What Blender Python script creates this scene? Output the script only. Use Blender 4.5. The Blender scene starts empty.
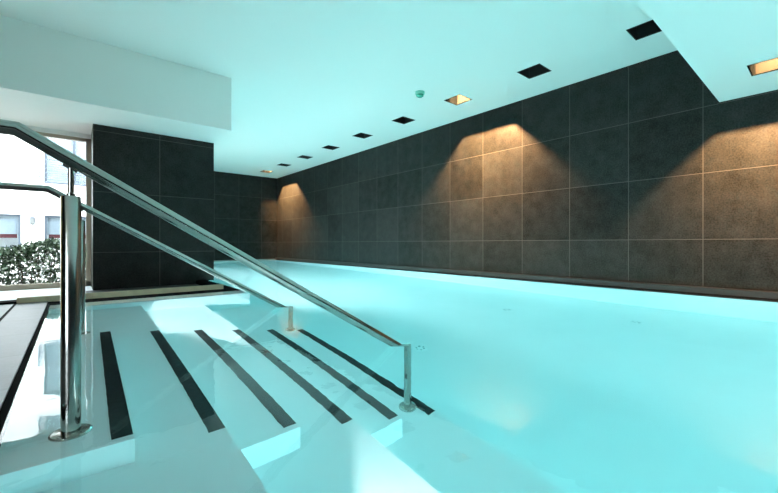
import bpy, bmesh, math, random
from mathutils import Vector
random.seed(7)
C = bpy.context.scene.collection
sc = bpy.context.scene
PI = math.pi

# ---------------------------------------------------------------- camera
YAW = math.atan(315 / 374)
cd = bpy.data.cameras.new('camera')
cam = bpy.data.objects.new('camera', cd); C.objects.link(cam)
cam.location = (0, 0, .6)
cam.rotation_euler = (PI / 2, 0, -YAW)
cd.sensor_fit = 'HORIZONTAL'; cd.sensor_width = 36
cd.lens = 36 * 374 / 778
cd.shift_y = -3.0 / 778
cd.clip_start = .02
sc.camera = cam
# ---------------------------------------------------------------- world, sun, lights, exposure
sc.view_settings.view_transform = 'Standard'
sc.view_settings.look = 'None'
sc.view_settings.gamma = 1
sc.view_settings.use_curve_mapping = False
sc.view_settings.exposure = -.03
sc.cycles.max_bounces = 14
sc.cycles.diffuse_bounces = 6
sc.cycles.glossy_bounces = 6
sc.cycles.transmission_bounces = 10
sc.cycles.transparent_max_bounces = 12
sc.cycles.caustics_reflective = True
sc.cycles.caustics_refractive = True
sc.cycles.blur_glossy = .5
sc.cycles.sample_clamp_indirect = 12
sc.cycles.use_denoising = True

w = bpy.data.worlds.new('sky'); sc.world = w; w.use_nodes = True
bg = w.node_tree.nodes['Background']
bg.inputs[0].default_value = (.80, .92, 1.0, 1)
bg.inputs[1].default_value = 10.0

def light(name, kind, loc, energy, color, **kw):
    d = bpy.data.lights.new(name, kind); d.energy = energy; d.color = color
    for k, v in kw.items():
        if k not in ('rot', 'portal'): setattr(d, k, v)
    if kw.get('portal'): d.cycles.is_portal = True
    o = bpy.data.objects.new(name, d); C.objects.link(o); o.location = loc
    if 'rot' in kw: o.rotation_euler = kw['rot']
    return o

light('sun', 'SUN', (-6, -12, 20), 12.0, (1, .96, .9), angle=math.radians(1.0),
      rot=Vector((.35, .75, -.9)).to_track_quat('-Z', 'Y').to_euler())
# sky portals in the window openings; the inner window is an unseen addition
light('window_portal', 'AREA', (-1.65, 7.42, 1.1), 1, (1, 1, 1), portal=True, shape='RECTANGLE', size=3.7, size_y=2.2, rot=(-PI / 2, 0, 0))
light('side_window_portal', 'AREA', (-3.62, -2.15, 1.3), 1, (1, 1, 1), portal=True, shape='RECTANGLE', size=2.4, size_y=3.1, rot=(0, -PI / 2, 0))
light('added_window_portal', 'AREA', (1.45, 10.5, 1.1), 1, (1, 1, 1), portal=True, shape='RECTANGLE', size=2.0, size_y=2.0, rot=(0, -PI / 2, 0))
# underwater: spots set in the bench risers, plus unseen strips added as pool fill
POOL = (.93, .99, 1.0); YNEAR = -4.0
def pool_lamp(loc, energy, direction=(1, 0, 0), cone=165, blend=.35, radius=.07):
    light('underwater_lamp', 'SPOT', loc, energy, POOL, spot_size=math.radians(cone), spot_blend=blend, shadow_soft_size=radius,
          rot=Vector(direction).to_track_quat('-Z', 'Y').to_euler())
def fill_strip(loc, energy, direction, length, spread=80):
    light('underwater_fill', 'AREA', loc, energy, POOL, shape='RECTANGLE', size=length, size_y=.12, spread=math.radians(spread),
          rot=Vector(direction).to_track_quat('-Z', 'Y').to_euler())
fill_strip((1.78, .5, -1.12), 140, (1, 0, .28), 8.0, 65)
fill_strip((1.70, 10.3, -.6), 250, (1, .1, .1), 5.4, 150)
fill_strip((1.70, 6.0, -.6), 230, (1, 0, .1), 2.0, 140)
fill_strip((.95, YNEAR + .05, -.16), 14, (0, 1, -.08), .8, 150)
fill_strip((3.6, YNEAR + .05, -.5), 135, (0, 1, -.02), 3.6, 150)
pool_lamp((.56, 3.95, -.40), 190, (1, 0, -.1), 172, .12, .03)
pool_lamp((.49, .62, -.44), 60, (1, .05, -.22), 112, .12, .03)

# ---------------------------------------------------------------- materials
def newmat(name):
    m = bpy.data.materials.new(name); m.use_nodes = True
    nt = m.node_tree
    return m, nt, nt.nodes['Principled BSDF']
def mat(name, col, rough=.5, metal=0, emis=None, noise=None, bump=None, spec=.5):
    m, nt, b = newmat(name)
    b.inputs['Base Color'].default_value = (*col, 1)
    b.inputs['Roughness'].default_value = rough
    b.inputs['Metallic'].default_value = metal
    b.inputs['Specular IOR Level'].default_value = spec
    if emis:
        b.inputs['Emission Color'].default_value = (*emis[0], 1); b.inputs['Emission Strength'].default_value = emis[1]
    if noise or bump:
        tc = nt.nodes.new('ShaderNodeTexCoord')
        n = nt.nodes.new('ShaderNodeTexNoise'); n.inputs['Scale'].default_value = (noise or bump)[0]; n.inputs['Detail'].default_value = 5
        nt.links.new(tc.outputs['Object'], n.inputs['Vector'])
        if noise:
            mr = nt.nodes.new('ShaderNodeMapRange'); mr.inputs[1].default_value = .3; mr.inputs[2].default_value = .7
            mr.inputs[3].default_value = 1 - noise[1]; mr.inputs[4].default_value = 1 + noise[1]
            nt.links.new(n.outputs[0], mr.inputs[0])
            vm = nt.nodes.new('ShaderNodeVectorMath'); vm.operation = 'SCALE'; vm.inputs[0].default_value = col
            nt.links.new(mr.outputs[0], vm.inputs['Scale']); nt.links.new(vm.outputs[0], b.inputs['Base Color'])
        if bump:
            bp = nt.nodes.new('ShaderNodeBump'); bp.inputs['Strength'].default_value = bump[1]; bp.inputs['Distance'].default_value = .01
            nt.links.new(n.outputs[0], bp.inputs['Height']); nt.links.new(bp.outputs[0], b.inputs['Normal'])
    return m

def tile_mat(name, col, grout, axis, ou, su, oz, sz, gw=.0035, rough=.45, amp=.72, uaxis2=False, spec=.12):
    """square slab cladding: thin joints at u = ou + k*su and v = oz + k*sz (v is z, or y for floors)"""
    m, nt, b = newmat(name)
    N = nt.nodes.new; L = nt.links.new
    geo = N('ShaderNodeNewGeometry'); sep = N('ShaderNodeSeparateXYZ'); L(geo.outputs['Position'], sep.inputs[0])
    def joint(sock, o, s):
        a = N('ShaderNodeMath'); a.operation = 'SUBTRACT'; L(sock, a.inputs[0]); a.inputs[1].default_value = o - s * 50
        q = N('ShaderNodeMath'); q.operation = 'DIVIDE'; L(a.outputs[0], q.inputs[0]); q.inputs[1].default_value = s
        r = N('ShaderNodeMath'); r.operation = 'ROUND'; L(q.outputs[0], r.inputs[0])
        d = N('ShaderNodeMath'); d.operation = 'SUBTRACT'; L(q.outputs[0], d.inputs[0]); L(r.outputs[0], d.inputs[1])
        e = N('ShaderNodeMath'); e.operation = 'ABSOLUTE'; L(d.outputs[0], e.inputs[0])
        f = N('ShaderNodeMath'); f.operation = 'LESS_THAN'; L(e.outputs[0], f.inputs[0]); f.inputs[1].default_value = gw / s
        fl = N('ShaderNodeMath'); fl.operation = 'FLOOR'; L(q.outputs[0], fl.inputs[0])
        return f.outputs[0], fl.outputs[0]
    ax = {'x': 0, 'y': 1}[axis]
    j1, c1 = joint(sep.outputs[ax], ou, su)
    j2, c2 = joint(sep.outputs[1 if uaxis2 else 2], oz, sz)
    mx = N('ShaderNodeMath'); mx.operation = 'MAXIMUM'; L(j1, mx.inputs[0]); L(j2, mx.inputs[1])
    cv = N('ShaderNodeCombineXYZ'); L(c1, cv.inputs[0]); L(c2, cv.inputs[1])
    wn = N('ShaderNodeTexWhiteNoise'); L(cv.outputs[0], wn.inputs['Vector'])
    n1 = N('ShaderNodeTexNoise'); n1.inputs['Scale'].default_value = 5; n1.inputs['Detail'].default_value = 8; n1.inputs['Roughness'].default_value = .7
    n2 = N('ShaderNodeTexNoise'); n2.inputs['Scale'].default_value = 60; n2.inputs['Detail'].default_value = 4
    L(geo.outputs['Position'], n1.inputs['Vector']); L(geo.outputs['Position'], n2.inputs['Vector'])
    s = N('ShaderNodeMath'); s.operation = 'ADD'; L(n1.outputs[0], s.inputs[0]); L(n2.outputs[0], s.inputs[1])
    s2 = N('ShaderNodeMath'); s2.operation = 'MULTIPLY_ADD'; L(wn.outputs[0], s2.inputs[0]); s2.inputs[1].default_value = .25; L(s.outputs[0], s2.inputs[2])
    mr = N('ShaderNodeMapRange'); mr.inputs[1].default_value = .8; mr.inputs[2].default_value = 1.45; mr.inputs[3].default_value = 1 - amp; mr.inputs[4].default_value = 1 + amp
    L(s2.outputs[0], mr.inputs[0])
    vm = N('ShaderNodeVectorMath'); vm.operation = 'SCALE'; vm.inputs[0].default_value = col; L(mr.outputs[0], vm.inputs['Scale'])
    mix = N('ShaderNodeMix'); mix.data_type = 'RGBA'; L(mx.outputs[0], mix.inputs[0]); L(vm.outputs[0], mix.inputs[6]); mix.inputs[7].default_value = (*grout, 1)
    L(mix.outputs[2], b.inputs['Base Color'])
    b.inputs['Roughness'].default_value = rough; b.inputs['Specular IOR Level'].default_value = spec
    bp = N('ShaderNodeBump'); bp.inputs['Strength'].default_value = .12; bp.inputs['Distance'].default_value = .004
    L(n2.outputs[0], bp.inputs['Height']); L(bp.outputs[0], b.inputs['Normal'])
    return m

DARK = (.018, .0195, .018); GROUT = (.075, .075, .068)
M = {}
M['wall_tile'] = tile_mat('anthracite_tile', DARK, GROUT, 'y', 1.01, .793, .65, .797)
M['back_tile'] = tile_mat('anthracite_tile_back', DARK, GROUT, 'x', 4.41, .807, .65, .803)
M['pillar_tile'] = tile_mat('anthracite_tile_pillar', DARK, GROUT, 'x', .999, .90, .475, .85)
M['deck_tile'] = tile_mat('grey_stone_deck', (.088, .096, .10), (.06, .07, .07), 'x', -.43, .6, 5.25, .62, gw=.009, rough=.4, amp=.18, uaxis2=True, spec=.4)
M['plaster'] = mat('white_plaster', (.86, .86, .83), .85, bump=(300, .05))
M['liner'] = mat('pale_pool_lining', (.83, .87, .88), .6, noise=(3, .015))
M['wood'] = mat('golden_wood_panel', (.55, .33, .11), .5, noise=(6, .2))
M['daylit_stone'] = mat('daylit_stone', (.72, .74, .74), .4, noise=(5, .1))  # deck stone with the window daylight put into its pale colour
M['black_strip'] = mat('black_nonslip', (.008, .012, .013), .7, noise=(60, .5))
M['black'] = mat('black_gap', (.004, .0045, .005), .9, spec=.05)
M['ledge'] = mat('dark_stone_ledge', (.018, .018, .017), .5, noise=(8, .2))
M['ledge_light'] = mat('grey_stone_ledge', (.16, .16, .15), .4, noise=(8, .15))
M['beige'] = mat('beige_stone', (.66, .52, .35), .55, noise=(12, .1))
M['frame'] = mat('beige_window_frame', (.42, .35, .27), .45)
M['facade'] = mat('white_render', (.85, .85, .85), .9, bump=(80, .1))
M['bframe'] = mat('grey_blue_window_frame', (.035, .05, .07), .5)
M['railing'] = mat('pale_railing', (.12, .15, .19), .5)
M['curtain'] = mat('white_curtain', (.50, .54, .62), .9)
M['redcloth'] = mat('red_interior', (.16, .04, .05), .8)
M['bglass'] = mat('building_glass', (.25, .30, .36), .08, spec=.8)
M['wlamp'] = mat('grey_lamp_housing', (.05, .06, .08), .5)
M['ground'] = mat('paving', (.4, .4, .38), .9)
M['roof'] = mat('roof', (.3, .3, .3), .9)
M['steel'] = mat('brushed_steel', (.44, .43, .40), .13, 1)
M['lamp_dark'] = mat('black_lamp_housing', (.0012, .0016, .0018), 1, spec=0)
M['lamp_reflector'] = mat('dark_lamp_reflector', (.004, .0042, .004), 1, spec=0)
M['reflector_off'] = mat('dark_grey_lamp_housing', (.012, .014, .015), .6)
M['bulb_off'] = mat('unlit_bulb', (.12, .13, .13), .2)
M['bulb_on'] = mat('lit_bulb', (1, .8, .6), .3, emis=((1, .62, .33), 12))
M['green'] = mat('pale_green_plastic', (.22, .62, .50), .35)
M['green_dark'] = mat('green_lens', (.08, .42, .30), .25)
M['inlet'] = mat('grey_inlet', (.22, .34, .34), .4)

def glass_pane():
    m = bpy.data.materials.new('window_glass'); m.use_nodes = True; nt = m.node_tree; nt.nodes.clear()
    out = nt.nodes.new('ShaderNodeOutputMaterial'); mx = nt.nodes.new('ShaderNodeMixShader')
    t = nt.nodes.new('ShaderNodeBsdfTransparent'); t.inputs[0].default_value = (.93, .96, .96, 1)
    g = nt.nodes.new('ShaderNodeBsdfGlossy'); g.inputs['Roughness'].default_value = .0
    f = nt.nodes.new('ShaderNodeFresnel'); f.inputs[0].default_value = 1.45
    nt.links.new(f.outputs[0], mx.inputs[0]); nt.links.new(t.outputs[0], mx.inputs[1]); nt.links.new(g.outputs[0], mx.inputs[2])
    nt.links.new(mx.outputs[0], out.inputs[0])
    return m
M['glass'] = glass_pane()

def water_mat():
    m, nt, b = newmat('pool_water')
    N = nt.nodes.new; L = nt.links.new
    b.inputs['Base Color'].default_value = (1, 1, 1, 1); b.inputs['Roughness'].default_value = 0
    b.inputs['IOR'].default_value = 1.33; b.inputs['Transmission Weight'].default_value = 1
    tc = N('ShaderNodeTexCoord'); n = N('ShaderNodeTexNoise'); n.inputs['Scale'].default_value = 9; n.inputs['Detail'].default_value = 2
    L(tc.outputs['Object'], n.inputs['Vector'])
    bp = N('ShaderNodeBump'); bp.inputs['Strength'].default_value = .16; bp.inputs['Distance'].default_value = .004
    L(n.outputs[0], bp.inputs['Height']); L(bp.outputs[0], b.inputs['Normal'])
    va = N('ShaderNodeVolumeAbsorption'); va.inputs['Color'].default_value = (0.0, .92, .945, 1); va.inputs['Density'].default_value = .15
    L(va.outputs[0], nt.nodes['Material Output'].inputs['Volume'])
    return m
M['water'] = water_mat()

def leaf_mat():
    m, nt, b = newmat('laurel_leaf')
    N = nt.nodes.new; L = nt.links.new
    g = N('ShaderNodeNewGeometry'); r = N('ShaderNodeValToRGB')
    L(g.outputs['Random Per Island'], r.inputs[0])
    e = r.color_ramp.elements; e[0].color = (.012, .03, .012, 1); e[1].color = (.30, .36, .26, 1)
    k = r.color_ramp.elements.new(.55); k.color = (.04, .085, .035, 1)
    L(r.outputs[0], b.inputs['Base Color']); b.inputs['Roughness'].default_value = .3
    return m
M['leaf'] = leaf_mat()
M['bark'] = mat('brown_bark', (.08, .05, .03), .8)

# ---------------------------------------------------------------- mesh helpers
def obj(name, bm, m, parent=None, smooth=False, **props):
    me = bpy.data.meshes.new(name); bm.normal_update(); bm.to_mesh(me); bm.free()
    me.materials.append(M[m] if isinstance(m, str) else m)
    if smooth:
        for p in me.polygons: p.use_smooth = True
        try: me.set_sharp_from_angle(angle=math.radians(35))
        except Exception: pass
    o = bpy.data.objects.new(name, me); C.objects.link(o)
    if parent: o.parent = parent
    for k, v in props.items(): o[k] = v
    return o
def struct(name, bm, m, parent=None, **kw):
    o = obj(name, bm, m, parent, **kw)
    if parent is None: o['kind'] = 'structure'
    return o
def thing(name, label, cat, loc=(0, 0, 0), group=None):
    o = bpy.data.objects.new(name, None); C.objects.link(o); o.location = loc
    o.empty_display_size = .1
    o['label'] = label; o['category'] = cat
    if group: o['group'] = group
    return o
def box(bm, x0, x1, y0, y1, z0, z1, bevel=0):
    vs = [bm.verts.new((x, y, z)) for x in (x0, x1) for y in (y0, y1) for z in (z0, z1)]
    fs = [bm.faces.new([vs[i] for i in f]) for f in ((0, 1, 3, 2), (4, 6, 7, 5), (0, 4, 5, 1), (2, 3, 7, 6), (0, 2, 6, 4), (1, 5, 7, 3))]
    if bevel:
        es = list({e for f in fs for e in f.edges})
        bmesh.ops.bevel(bm, geom=es, offset=bevel, segments=2, affect='EDGES')
    return bm
def BX(*a, **k): return box(bmesh.new(), *a, **k)
def boxes(lst):
    bm = bmesh.new()
    for b in lst: box(bm, *b)
    return bm
def tube(bm, pts, r, n=28, cap=True):
    """sweep with mitred corners, path in one vertical plane y = const"""
    P = [Vector(p) for p in pts]; rings = []
    for i, p in enumerate(P):
        d0 = (P[i] - P[i - 1]).normalized() if i else (P[1] - P[0]).normalized()
        d1 = (P[i + 1] - P[i]).normalized() if i < len(P) - 1 else d0
        t = (d0 + d1).normalized(); c = max(.3, t.dot(d1))
        side = Vector((0, 1, 0)) if abs(t.y) < .9 else Vector((1, 0, 0))
        up = t.cross(side).normalized()
        rings.append([bm.verts.new(p + side * math.cos(a) * r + up * math.sin(a) * r / c) for a in [2 * PI * k / n for k in range(n)]])
    for a, b in zip(rings, rings[1:]):
        for k in range(n):
            bm.faces.new((a[k], a[(k + 1) % n], b[(k + 1) % n], b[k]))
    if cap:
        bm.faces.new(rings[0][::-1]); bm.faces.new(rings[-1])
    bmesh.ops.recalc_face_normals(bm, faces=bm.faces)
    return bm
def lathe(bm, prof, n=36, cx=0, cy=0):
    rings = [[bm.verts.new((cx + r * math.cos(2 * PI * k / n), cy + r * math.sin(2 * PI * k / n), z)) for k in range(n)] for r, z in prof]
    for a, b in zip(rings, rings[1:]):
        for k in range(n): bm.faces.new((a[k], a[(k + 1) % n], b[(k + 1) % n], b[k]))
    bm.faces.new(rings[0][::-1]); bm.faces.new(rings[-1])
    bmesh.ops.recalc_face_normals(bm, faces=bm.faces)
    return bm

def skew(bm):
    for v in bm.verts:
        if v.co.x > -.1: v.co.x += .025 * (v.co.y - 1.49)
    return bm
# ---------------------------------------------------------------- dimensions
XW, YB, ZC, ZS = 5.80, 13.38, 3.03, 2.26      # right wall, back wall, ceiling, dropped ceiling
PX0, PX1, PY1 = -.18, 5.70, 13.22             # pool edges
YN, XL = -4.0, -3.5                           # near wall, left wall
ZF = -1.45                                    # pool floor
LV = [-.11 - .167 * i for i in range(6)]      # the six treads
TX = [.155 + .2985 * i for i in range(6)]     # their nosing edges
SY0, SY1 = 1.49, 3.32                         # staircase extent along y

# ---------------------------------------------------------------- pool shell
sh = [(-.9, 6.4, YN - .3, YB + .3, ZF - .25, ZF),
      (PX1, XW + .3, YN - .3, YB + .3, ZF, -.002),
      (-.9, PX1, PY1, YB + .3, ZF, -.002),
      (-.9, PX0, YN - .3, 5.2, ZF, -.002),
      (PX0, PX1, YN - .3, YN, ZF, -.002)]
struct('pool_shell', boxes(sh), 'liner')
struct('pool_bench', skew(boxes([(PX0, TX[5], YN, 4.93, ZF, LV[5]), (PX0, TX[3], YN, 4.93, LV[5], LV[3]), (PX0, TX[1], YN, 4.93, LV[3], LV[1])])), 'liner')
struct('pool_rim', boxes([(PX0, 1.645, 4.60, 4.92, LV[5], -.018), (PX0, 1.645, 4.92, 5.2, ZF, -.002), (1.51, 1.645, 5.2, PY1, ZF, -.002), (PX0, 1.645, 4.60, 4.95, ZF, LV[5])]), 'liner')

# steps: three blocks between the benches, black strips on all six nosings
st = thing('pool_steps', 'white submerged pool steps with six black strips, between the two steel handrails', 'steps', (0, SY0, 0))
def off(bm, o): bmesh.ops.translate(bm, verts=bm.verts, vec=-o.location); return bm
blocks = {}
for i, (x0, lo) in {0: (PX0, LV[1]), 2: (TX[1], LV[3]), 4: (TX[3], LV[5])}.items():
    blocks[i] = obj('step_block', off(skew(BX(x0, TX[i], SY0, SY1, lo, LV[i])), st), 'liner', st)
for i in range(6):
    b = bmesh.new()
    n = 60; x0, x1 = TX[i] - .063, TX[i] - .003
    va = []; vb = []
    rnd = random.Random(i)
    for k in range(n + 1):
        y = SY0 + .035 + (SY1 - SY0 - .05) * k / n
        va.append(b.verts.new((x0 + rnd.uniform(-.0012, .0012), y, LV[i] + .003))); vb.append(b.verts.new((x1, y, LV[i] + .003)))
    for k in range(n): b.faces.new((va[k], vb[k], vb[k + 1], va[k + 1]))
    ex = bmesh.ops.extrude_face_region(b, geom=b.faces[:])
    bmesh.ops.translate(b, verts=[v for v in ex['geom'] if isinstance(v, bmesh.types.BMVert)], vec=(0, 0, -.003))
    bmesh.ops.recalc_face_normals(b, faces=b.faces)
    obj('nonslip_strip', off(skew(b), st), 'black_strip', blocks.get(i, st), label='black nonslip strip')

# water
def prism(pts, z0, z1):
    bm = bmesh.new()
    a = [bm.verts.new((x, y, z0)) for x, y in pts]; b = [bm.verts.new((x, y, z1)) for x, y in pts]
    n = len(pts)
    bm.faces.new(a[::-1]); bm.faces.new(b)
    for k in range(n): bm.faces.new((a[k], a[(k + 1) % n], b[(k + 1) % n], b[k]))
    bmesh.ops.recalc_face_normals(bm, faces=bm.faces)
    return bm
wt = obj('pool_water', prism([(PX0 - .02, YN - .02), (PX1 + .02, YN - .02), (PX1 + .02, PY1 + .02), (1.64, PY1 + .02), (1.64, 4.93), (PX0 - .02, 4.93)], ZF - .1, 0), 'water',
         label='clear turquoise pool water with a calm flat surface', category='water', kind='stuff')

# ---------------------------------------------------------------- deck, ledges
struct('floor', boxes([(XL, PX0 - .022, YN, 5.15, -.25, .012)]), 'deck_tile')
struct('trim_1', boxes([(PX0 - .022, PX0 + .002, YN, 4.96, -.2, .004), (-.445, -.425, YN, 5.25, .0, .0135)]), 'black')          # gutter slot beside the deck, joint in the deck
struct('trim_2', boxes([(PX0 - .022, 1.64, 4.915, 5.25, -.2, .004), (1.50, 1.645, 5.25, PY1, -.2, .006), (XL, -.43, 5.15, 5.34, -.2, .03), (-.43, 1.50, 5.18, 5.34, -.2, .03)]), 'black')
struct('trim_3', BX(-.43, 1.50, 5.15, 5.18, 0, .065, bevel=.004), 'beige')
struct('floor_shaded', BX(.12, 1.50, 5.34, 6.6, -.15, -.048), 'ledge')  # same floor out of the daylight, its shade put in by the dark colour
struct('floor_ledge', boxes([(XL, 1.50, 5.34, 7.55, -.2, -.05)]), 'daylit_stone')
struct('trim_4', boxes([(PX1, PX1 + .025, YN, PY1 + .1, -.2, .006)]), 'black')
struct('trim_5', BX(PX1 + .025, XW + .02, YN, YB, -.2, .078, bevel=.006), 'ledge')
struct('trim_6', boxes([(1.6, PX1 + .025, PY1, YB, -.2, .03)]), 'ledge_light')

# ---------------------------------------------------------------- walls
struct('wall_right', BX(XW, XW + .25, YN, YB + .25, -.2, 3.35), 'wall_tile')
struct('wall_back', BX(1.0, XW + .01, YB, YB + .25, -.2, 3.35), 'back_tile')
struct('wall_pillar', BX(.2, 1.77, 6.6, 7.5, -.06, ZS + .3), 'pillar_tile')
struct('wall_inner', boxes([(1.37, 1.62, 7.5, 9.5, 0, 3.35), (1.37, 1.62, 11.5, YB + .2, 0, 3.35), (1.37, 1.62, 9.5, 11.5, 0, .1), (1.37, 1.62, 9.5, 11.5, 2.1, 3.35)]), 'plaster')
struct('wall_left', boxes([(XL - .25, XL, 3.2, 7.5, -.3, 3.35)]), 'wood')
struct('wall_left_rear', boxes([(XL - .25, XL, YN, 3.2, -.3, .1), (XL - .25, XL, YN, 3.2, 2.5, 3.35), (XL - .25, XL, YN, -3.7, .1, 2.5), (XL - .25, XL, -.6, 3.2, .1, 2.5)]), 'wall_tile')
struct('wall_front', BX(XL - .25, XW + .25, YN - .25, YN, -.3, 3.35), 'back_tile')
struct('wall_far', boxes([(XL - .25, .3, 7.3, 7.5, 2.2, 3.35), (.3, 1.5, 7.45, 7.6, 0, 3.35), (XL - .25, .3, 7.3, 7.5, -.3, -.055)]), 'plaster')

# ceiling with square openings for the downlights
LX, LH = 4.972, .17
LY = [1.35 + 1.37 * k for k in range(9)]
def slab_with_holes(x0, x1, y0, y1, z0, z1, cys):
    ls = [(x0, LX - LH, y0, y1, z0, z1), (LX + LH, x1, y0, y1, z0, z1)]
    y = y0
    for c in cys:
        ls.append((LX - LH, LX + LH, y, c - LH, z0, z1)); y = c + LH
    ls.append((LX - LH, LX + LH, y, y1, z0, z1))
    return boxes(ls)
struct('ceiling', slab_with_holes(1.37, XW + .05, .86, YB + .25, ZC, ZC + .3, LY), 'plaster')
struct('ceiling_left', BX(XL - .25, 1.37, .86, 7.5, ZC, ZC + .3), 'plaster')
struct('ceiling_dropped', slab_with_holes(XL - .25, XW + .05, YN - .25, .86, ZS, ZC + .3, [.35]), 'plaster')
struct('ceiling_bulkhead', boxes([(XL - .1, 1.77, 5.70, 7.3, ZS, ZC + .02), (.2, 1.77, 7.3, 7.5, ZS, ZC + .02)]), 'plaster')
struct('roof', boxes([(XL - .3, XW + .3, YN - .3, 7.55, 3.36, 3.5), (1.3, XW + .3, 7.55, YB + .3, 3.36, 3.5)]), 'roof')

# ---------------------------------------------------------------- windows
def window(name, axis, a0, a1, z0, z1, p, mullions, t=.06):
    b = bmesh.new()
    def add(u0, u1, v0, v1, d0=-.035, d1=.035):
        if axis == 'x': box(b, u0, u1, p + d0, p + d1, v0, v1, bevel=.004)
        else: box(b, p + d0, p + d1, u0, u1, v0, v1, bevel=.004)
    add(a0, a1, z0, z0 + t * 1.3); add(a0, a1, z1 - t, z1); add(a0, a0 + t, z0, z1); add(a1 - t, a1, z0, z1)
    for m in mullions: add(m - t / 2, m + t / 2, z0, z1)
    f = struct(name, b, 'frame')
    g = bmesh.new()
    es = [a0 + t] + sorted(mullions) + [a1 - t]
    vs = [(es[0], z0 + t), (es[-1], z0 + t), (es[-1], z1 - t), (es[0], z1 - t)]
    g.faces.new([g.verts.new((u, p, v) if axis == 'x' else (p, u, v)) for u, v in vs])
    obj('window_pane', g, 'glass', f)
    return f
window('window_1', 'x', XL, .2, -.055, 2.21, 7.36, [-1.9])
window('window_2', 'y', -3.7, -.6, .1, 2.5, XL - .1, [-2.15])
window('window_added', 'y', 9.5, 11.5, .1, 2.1, 1.5, [10.5])  # unseen window, added to bring daylight to the far ceiling

# ---------------------------------------------------------------- handrails
def handrail(y, label, px, bx=-.14):
    t = thing('handrail', label, 'handrail', (.045 if y > 2 else 0, y, 0), 'stair handrails')
    r = .0225; ZB = .963; slope = ZB / (1.455 - bx)
    obj('rail', tube(bmesh.new(), [(-1.0, 0, ZB), (bx, 0, ZB), (1.55, 0, ZB - slope * (1.55 - bx))], r), 'steel', t, smooth=True)
    zj = ZB - slope * (1.55 - bx)
    lp = obj('lower_post', tube(bmesh.new(), [(1.55, 0, LV[5] + .01), (1.55, 0, zj + .012)], r), 'steel', t, smooth=True)
    obj('base_plate', lathe(bmesh.new(), [(.055, LV[5]), (.055, LV[5] + .008), (.05, LV[5] + .014), (.024, LV[5] + .016)], cx=1.55), 'steel', lp, smooth=True)
    up = obj('upper_post', lathe(bmesh.new(), [(.0272, LV[0]), (.0272, .757), (.0257, .76), (.001, .76)], cx=px), 'steel', t, smooth=True)
    obj('base_plate', lathe(bmesh.new(), [(.058, LV[0]), (.058, LV[0] + .008), (.053, LV[0] + .013), (.025, LV[0] + .015)], cx=px), 'steel', up, smooth=True)
    zr = ZB - slope * (px - bx)
    pin = obj('support_pin', lathe(bmesh.new(), [(.012, .76), (.012, .768), (.0085, .772), (.0085, zr - .02)], n=16, cx=px), 'steel', t, smooth=True)
    sb = bmesh.new()
    tube(sb, [(px - .018, 0, zr - .0225 + slope * .018 - .002), (px + .018, 0, zr - .0225 - slope * .018 - .002)], .009, 12)
    obj('saddle', sb, 'steel', pin, smooth=True)
    for k in range(4):
        a = PI / 4 + k * PI / 2
        obj('screw', lathe(bmesh.new(), [(.007, LV[0] + .012), (.007, LV[0] + .017), (.003, LV[0] + .019)], n=10, cx=px + .041 * math.cos(a), cy=.041 * math.sin(a)), 'steel', up, smooth=True)
    return t
handrail(1.665, 'brushed steel handrail nearer the camera, crossing in front of the other rail', -.008)
handrail(3.36, 'brushed steel handrail farther away, on the window side of the steps', -.012, -.178)

# ---------------------------------------------------------------- downlights
WARM = (1, .51, .215)
def downlight(y, z, lit, label):
    t = thing('recessed_downlight', label, 'ceiling light', (LX, y, z), 'downlights along the right wall')
    D = .24; h = LH; th = .012
    b = boxes([(-h, -h + th, -h, h, -.002, D), (h - th, h, -h, h, -.002, D), (-h + th, h - th, -h, -h + th, -.002, D), (-h + th, h - th, h - th, h, -.002, D), (-h, h, -h, h, D, D + .01)])
    obj('housing', b, 'lamp_dark' if lit else 'reflector_off', t)
    rf = BX(h - th - .006, h - th - .002, -h + .03, h - .03, .004, D - .05)
    obj('reflector', rf, 'lamp_reflector' if lit else 'reflector_off', t)
    hb = bmesh.new(); lathe(hb, [(.028, .175), (.045, .215), (.045, D)], n=24, cx=-.115)
    sp = obj('lamp_holder', hb, 'lamp_dark', t, smooth=True)
    lb = bmesh.new(); lathe(lb, [(.004, .166), (.018, .168), (.024, .174), (.024, .18)], n=20, cx=-.115)
    obj('bulb', lb, 'bulb_on' if lit else 'bulb_off', sp, smooth=True)
    if lit:
        L = light('lamp_light', 'SPOT', (-.115, 0, .158), 3400 if z > 2.5 else 1900, WARM, spot_size=math.radians(120), spot_blend=1, shadow_soft_size=.02,
                  rot=Vector((1, 0, -.62)).to_track_quat('-Z', 'Y').to_euler())
        L.parent = t
    return t
names = ['unlit square downlight nearest the dropped ceiling, largest one on the main ceiling',
         'unlit square downlight, second from the dropped ceiling, before the lit one',
         'lit square downlight beside the green ceiling button, throwing warm light on the wall',
         'unlit square downlight just left of the green ceiling button',
         'unlit square downlight, second past the green ceiling button',
         'unlit square downlight, third past the green ceiling button',
         'unlit square downlight, fourth past the green ceiling button',
         'unlit square downlight right next to the lit one in the far corner',
         'lit square downlight in the far corner, last and smallest of the row']
for k, y in enumerate(LY):
    downlight(y, ZC, k in (2, 8), names[k])
downlight(.35, ZS, True, 'lit square downlight in the dropped ceiling at the right edge of the picture')

t = thing('smoke_detector', 'small round pale green detector on the ceiling beside the row of downlights', 'smoke detector', (4.245, 4.27, ZC))
obj('base', lathe(bmesh.new(), [(.075, 0), (.075, -.035), (.068, -.042)]), 'green', t, smooth=True)
obj('lens', lathe(bmesh.new(), [(.058, -.042), (.058, -.066), (.04, -.08), (.005, -.083)]), 'green_dark', t, smooth=True)

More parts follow.
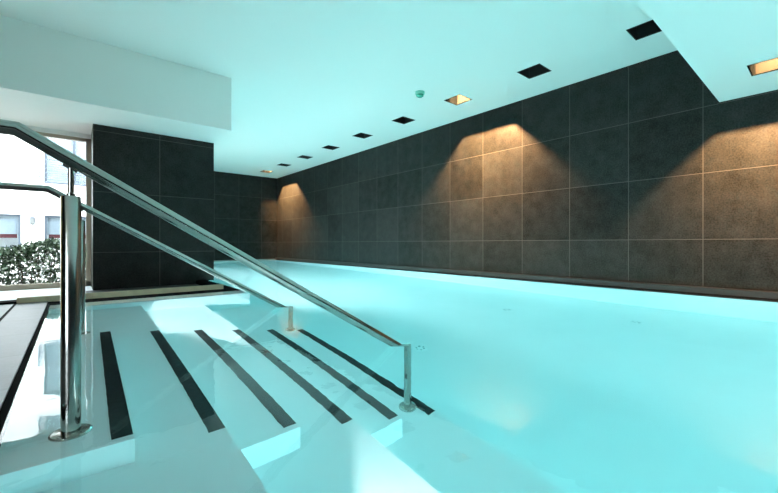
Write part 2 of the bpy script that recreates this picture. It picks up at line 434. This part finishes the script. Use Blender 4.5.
for (x, y, lb) in ((2.59, 2.60, 'small round floor inlet just beyond the end of the nearer handrail'),
                   (4.34, 2.75, 'small round floor inlet in the middle of the pool floor'),
                   (4.81, 1.42, 'small round floor inlet close to the right pool wall')):
    t = thing('floor_inlet', lb, 'pool inlet', (x, y, ZF), 'inlets in the pool floor')
    b = bmesh.new(); lathe(b, [(.07, 0), (.07, .004), (.06, .008)], 28)
    obj('rim', b, 'liner', t, smooth=True)
    h = bmesh.new()
    for k in range(6):
        a = k * PI / 3; lathe(h, [(.011, .0085), (.011, .010)], 12, .04 * math.cos(a), .04 * math.sin(a))
    obj('nozzle', h, 'inlet', t)

# ---------------------------------------------------------------- outside
struct('ground_soil', BX(-16, 1.3, 7.7, 11.5, -.45, -.295), 'bark')
struct('ground', boxes([(-16, 1.3, 7.75, 14, -.5, -.3), (-16, 12, 14, 30, -.5, -.3), (-16, XL - .3, -20, 7.75, -.5, -.3)]), 'ground')
by = 16.0
bd = thing('apartment_building', 'white rendered apartment building seen through the window, with grey framed windows', 'building', (0, by, -.3))
def bpart(name, bx, m, parent=bd, **kw):
    b = boxes(bx); off(b, bd); return obj(name, b, m, parent, **kw)
wins = []
for x0 in (-2.86, -.72, 1.42):
    wins.append((x0, x0 + 1.62, .45, 1.49, 'low'))
for z0 in (2.5, 4.85, 7.2):
    for x0 in (-5.0, -2.86 if z0 > 9 else -3.4, -.72, 1.9):
        wins.append((x0, x0 + 1.45, z0, z0 + 1.75, 'up'))
wins.append((-5.0, -3.38, .45, 1.49, 'low'))
# facade as a grid of boxes around the window openings
xs = sorted({-9, 9, *[v for a in wins for v in a[:2]]}); zs = sorted({-.3, 11, *[v for a in wins for v in a[2:4]]})
cells = []
for i in range(len(xs) - 1):
    run = None
    for j in range(len(zs) - 1):
        cx, cz = (xs[i] + xs[i + 1]) / 2, (zs[j] + zs[j + 1]) / 2
        hole = any(a[0] < cx < a[1] and a[2] < cz < a[3] for a in wins)
        if not hole: cells.append((xs[i], xs[i + 1], by, by + .3, zs[j], zs[j + 1]))
cells.append((-9, 9, by + 2.5, by + 2.7, -.3, 11)); cells.append((-9, 9, by + .3, by + 2.5, 10.8, 11))
bpart('wall', cells, 'facade')
for x0, x1, z0, z1, kind in wins:
    f = .06; y0, y1 = by + .04, by + .11
    fr = [(x0, x1, y0, y1, z0, z0 + f), (x0, x1, y0, y1, z1 - f, z1), (x0, x0 + f, y0, y1, z0 + f, z1 - f), (x1 - f, x1, y0, y1, z0 + f, z1 - f)]
    fr.append(((x0 + x1) / 2 - .035, (x0 + x1) / 2 + .035, y0, y1, z0 + f, z1 - f))
    w_ = bpart('window', fr, 'bframe')
    bpart('window_pane', [(x0 + f, x1 - f, by + .07, by + .08, z0 + f, z1 - f)], 'glass', w_)
    bpart('curtain', [(x0 + f, x1 - f, by + .22, by + .25, z0 + (.0 if kind == 'up' else .42), z1)], 'curtain', w_)
    if kind == 'low':
        bpart('interior', [(x0 + .1, x1 - .1, by + .2, by + .21, z0 + .32, z0 + .44)], 'redcloth', w_)
    else:
        rl = [(x0 - .12, x1 + .12, by - .16, by - .14, z0 + .02 + .14 * k, z0 + .04 + .14 * k) for k in range(6)]
        rl += [(x0 - .12 + (x1 - x0 + .24) * q - .012, x0 - .12 + (x1 - x0 + .24) * q + .012, by - .16, by, z0 + .02, z0 + .74) for q in (0, 1)]
        bpart('balcony_railing', rl, 'railing')
t = thing('wall_lamp', 'small grey box lamp on the white facade between the two ground floor windows', 'lamp', (-.985, by, 1.31))
b = BX(-.055, .055, -.09, 0, -.12, .12, bevel=.01); obj('lamp_housing', b, 'wlamp', t)
b = BX(-.04, .04, -.095, -.088, -.10, .06); obj('lens', b, 'bulb_off', t)

hg = thing('hedge', 'dense green leafy hedge with pale highlights outside the window', 'hedge', (-1.8, 8.6, -.3))
b = bmesh.new(); rnd = random.Random(3)
for k in range(17000):
    x = rnd.uniform(-1.4, 3.0); y = rnd.gauss(0, .17); top = .86 + .07 * math.sin(x * 5) + rnd.uniform(-.05, .05)
    z = top * (1 - rnd.random() ** 1.6 * .98)
    y = max(-.42, min(.42, y)) if z < top - .1 else y * .8
    d = Vector((rnd.gauss(0, 1), rnd.gauss(-.5, 1), rnd.gauss(.5, .7))).normalized()
    s = d.cross(Vector((rnd.random(), rnd.random(), rnd.random()))).normalized()
    nrm = d.cross(s)
    l = rnd.uniform(.045, .085); wd = l * .24
    p = Vector((x, y, z))
    pts = [p, p + d * l * .35 + s * wd + nrm * .006, p + d * l * .75 + s * wd * .7 + nrm * .004, p + d * l, p + d * l * .75 - s * wd * .7 + nrm * .004, p + d * l * .35 - s * wd + nrm * .006]
    v = [b.verts.new(q) for q in pts]
    b.faces.new((v[0], v[1], v[2], v[3])); b.faces.new((v[0], v[3], v[4], v[5]))
obj('foliage', b, 'leaf', hg)
b = bmesh.new()
for k in range(70):
    x = -1.35 + 4.3 * k / 69
    tube(b, [(x, 0, 0), (x + rnd.uniform(-.06, .06), rnd.uniform(-.1, .1), .35), (x + rnd.uniform(-.1, .1), rnd.uniform(-.15, .15), .75)], .007, 6)
obj('stem', b, 'bark', hg)
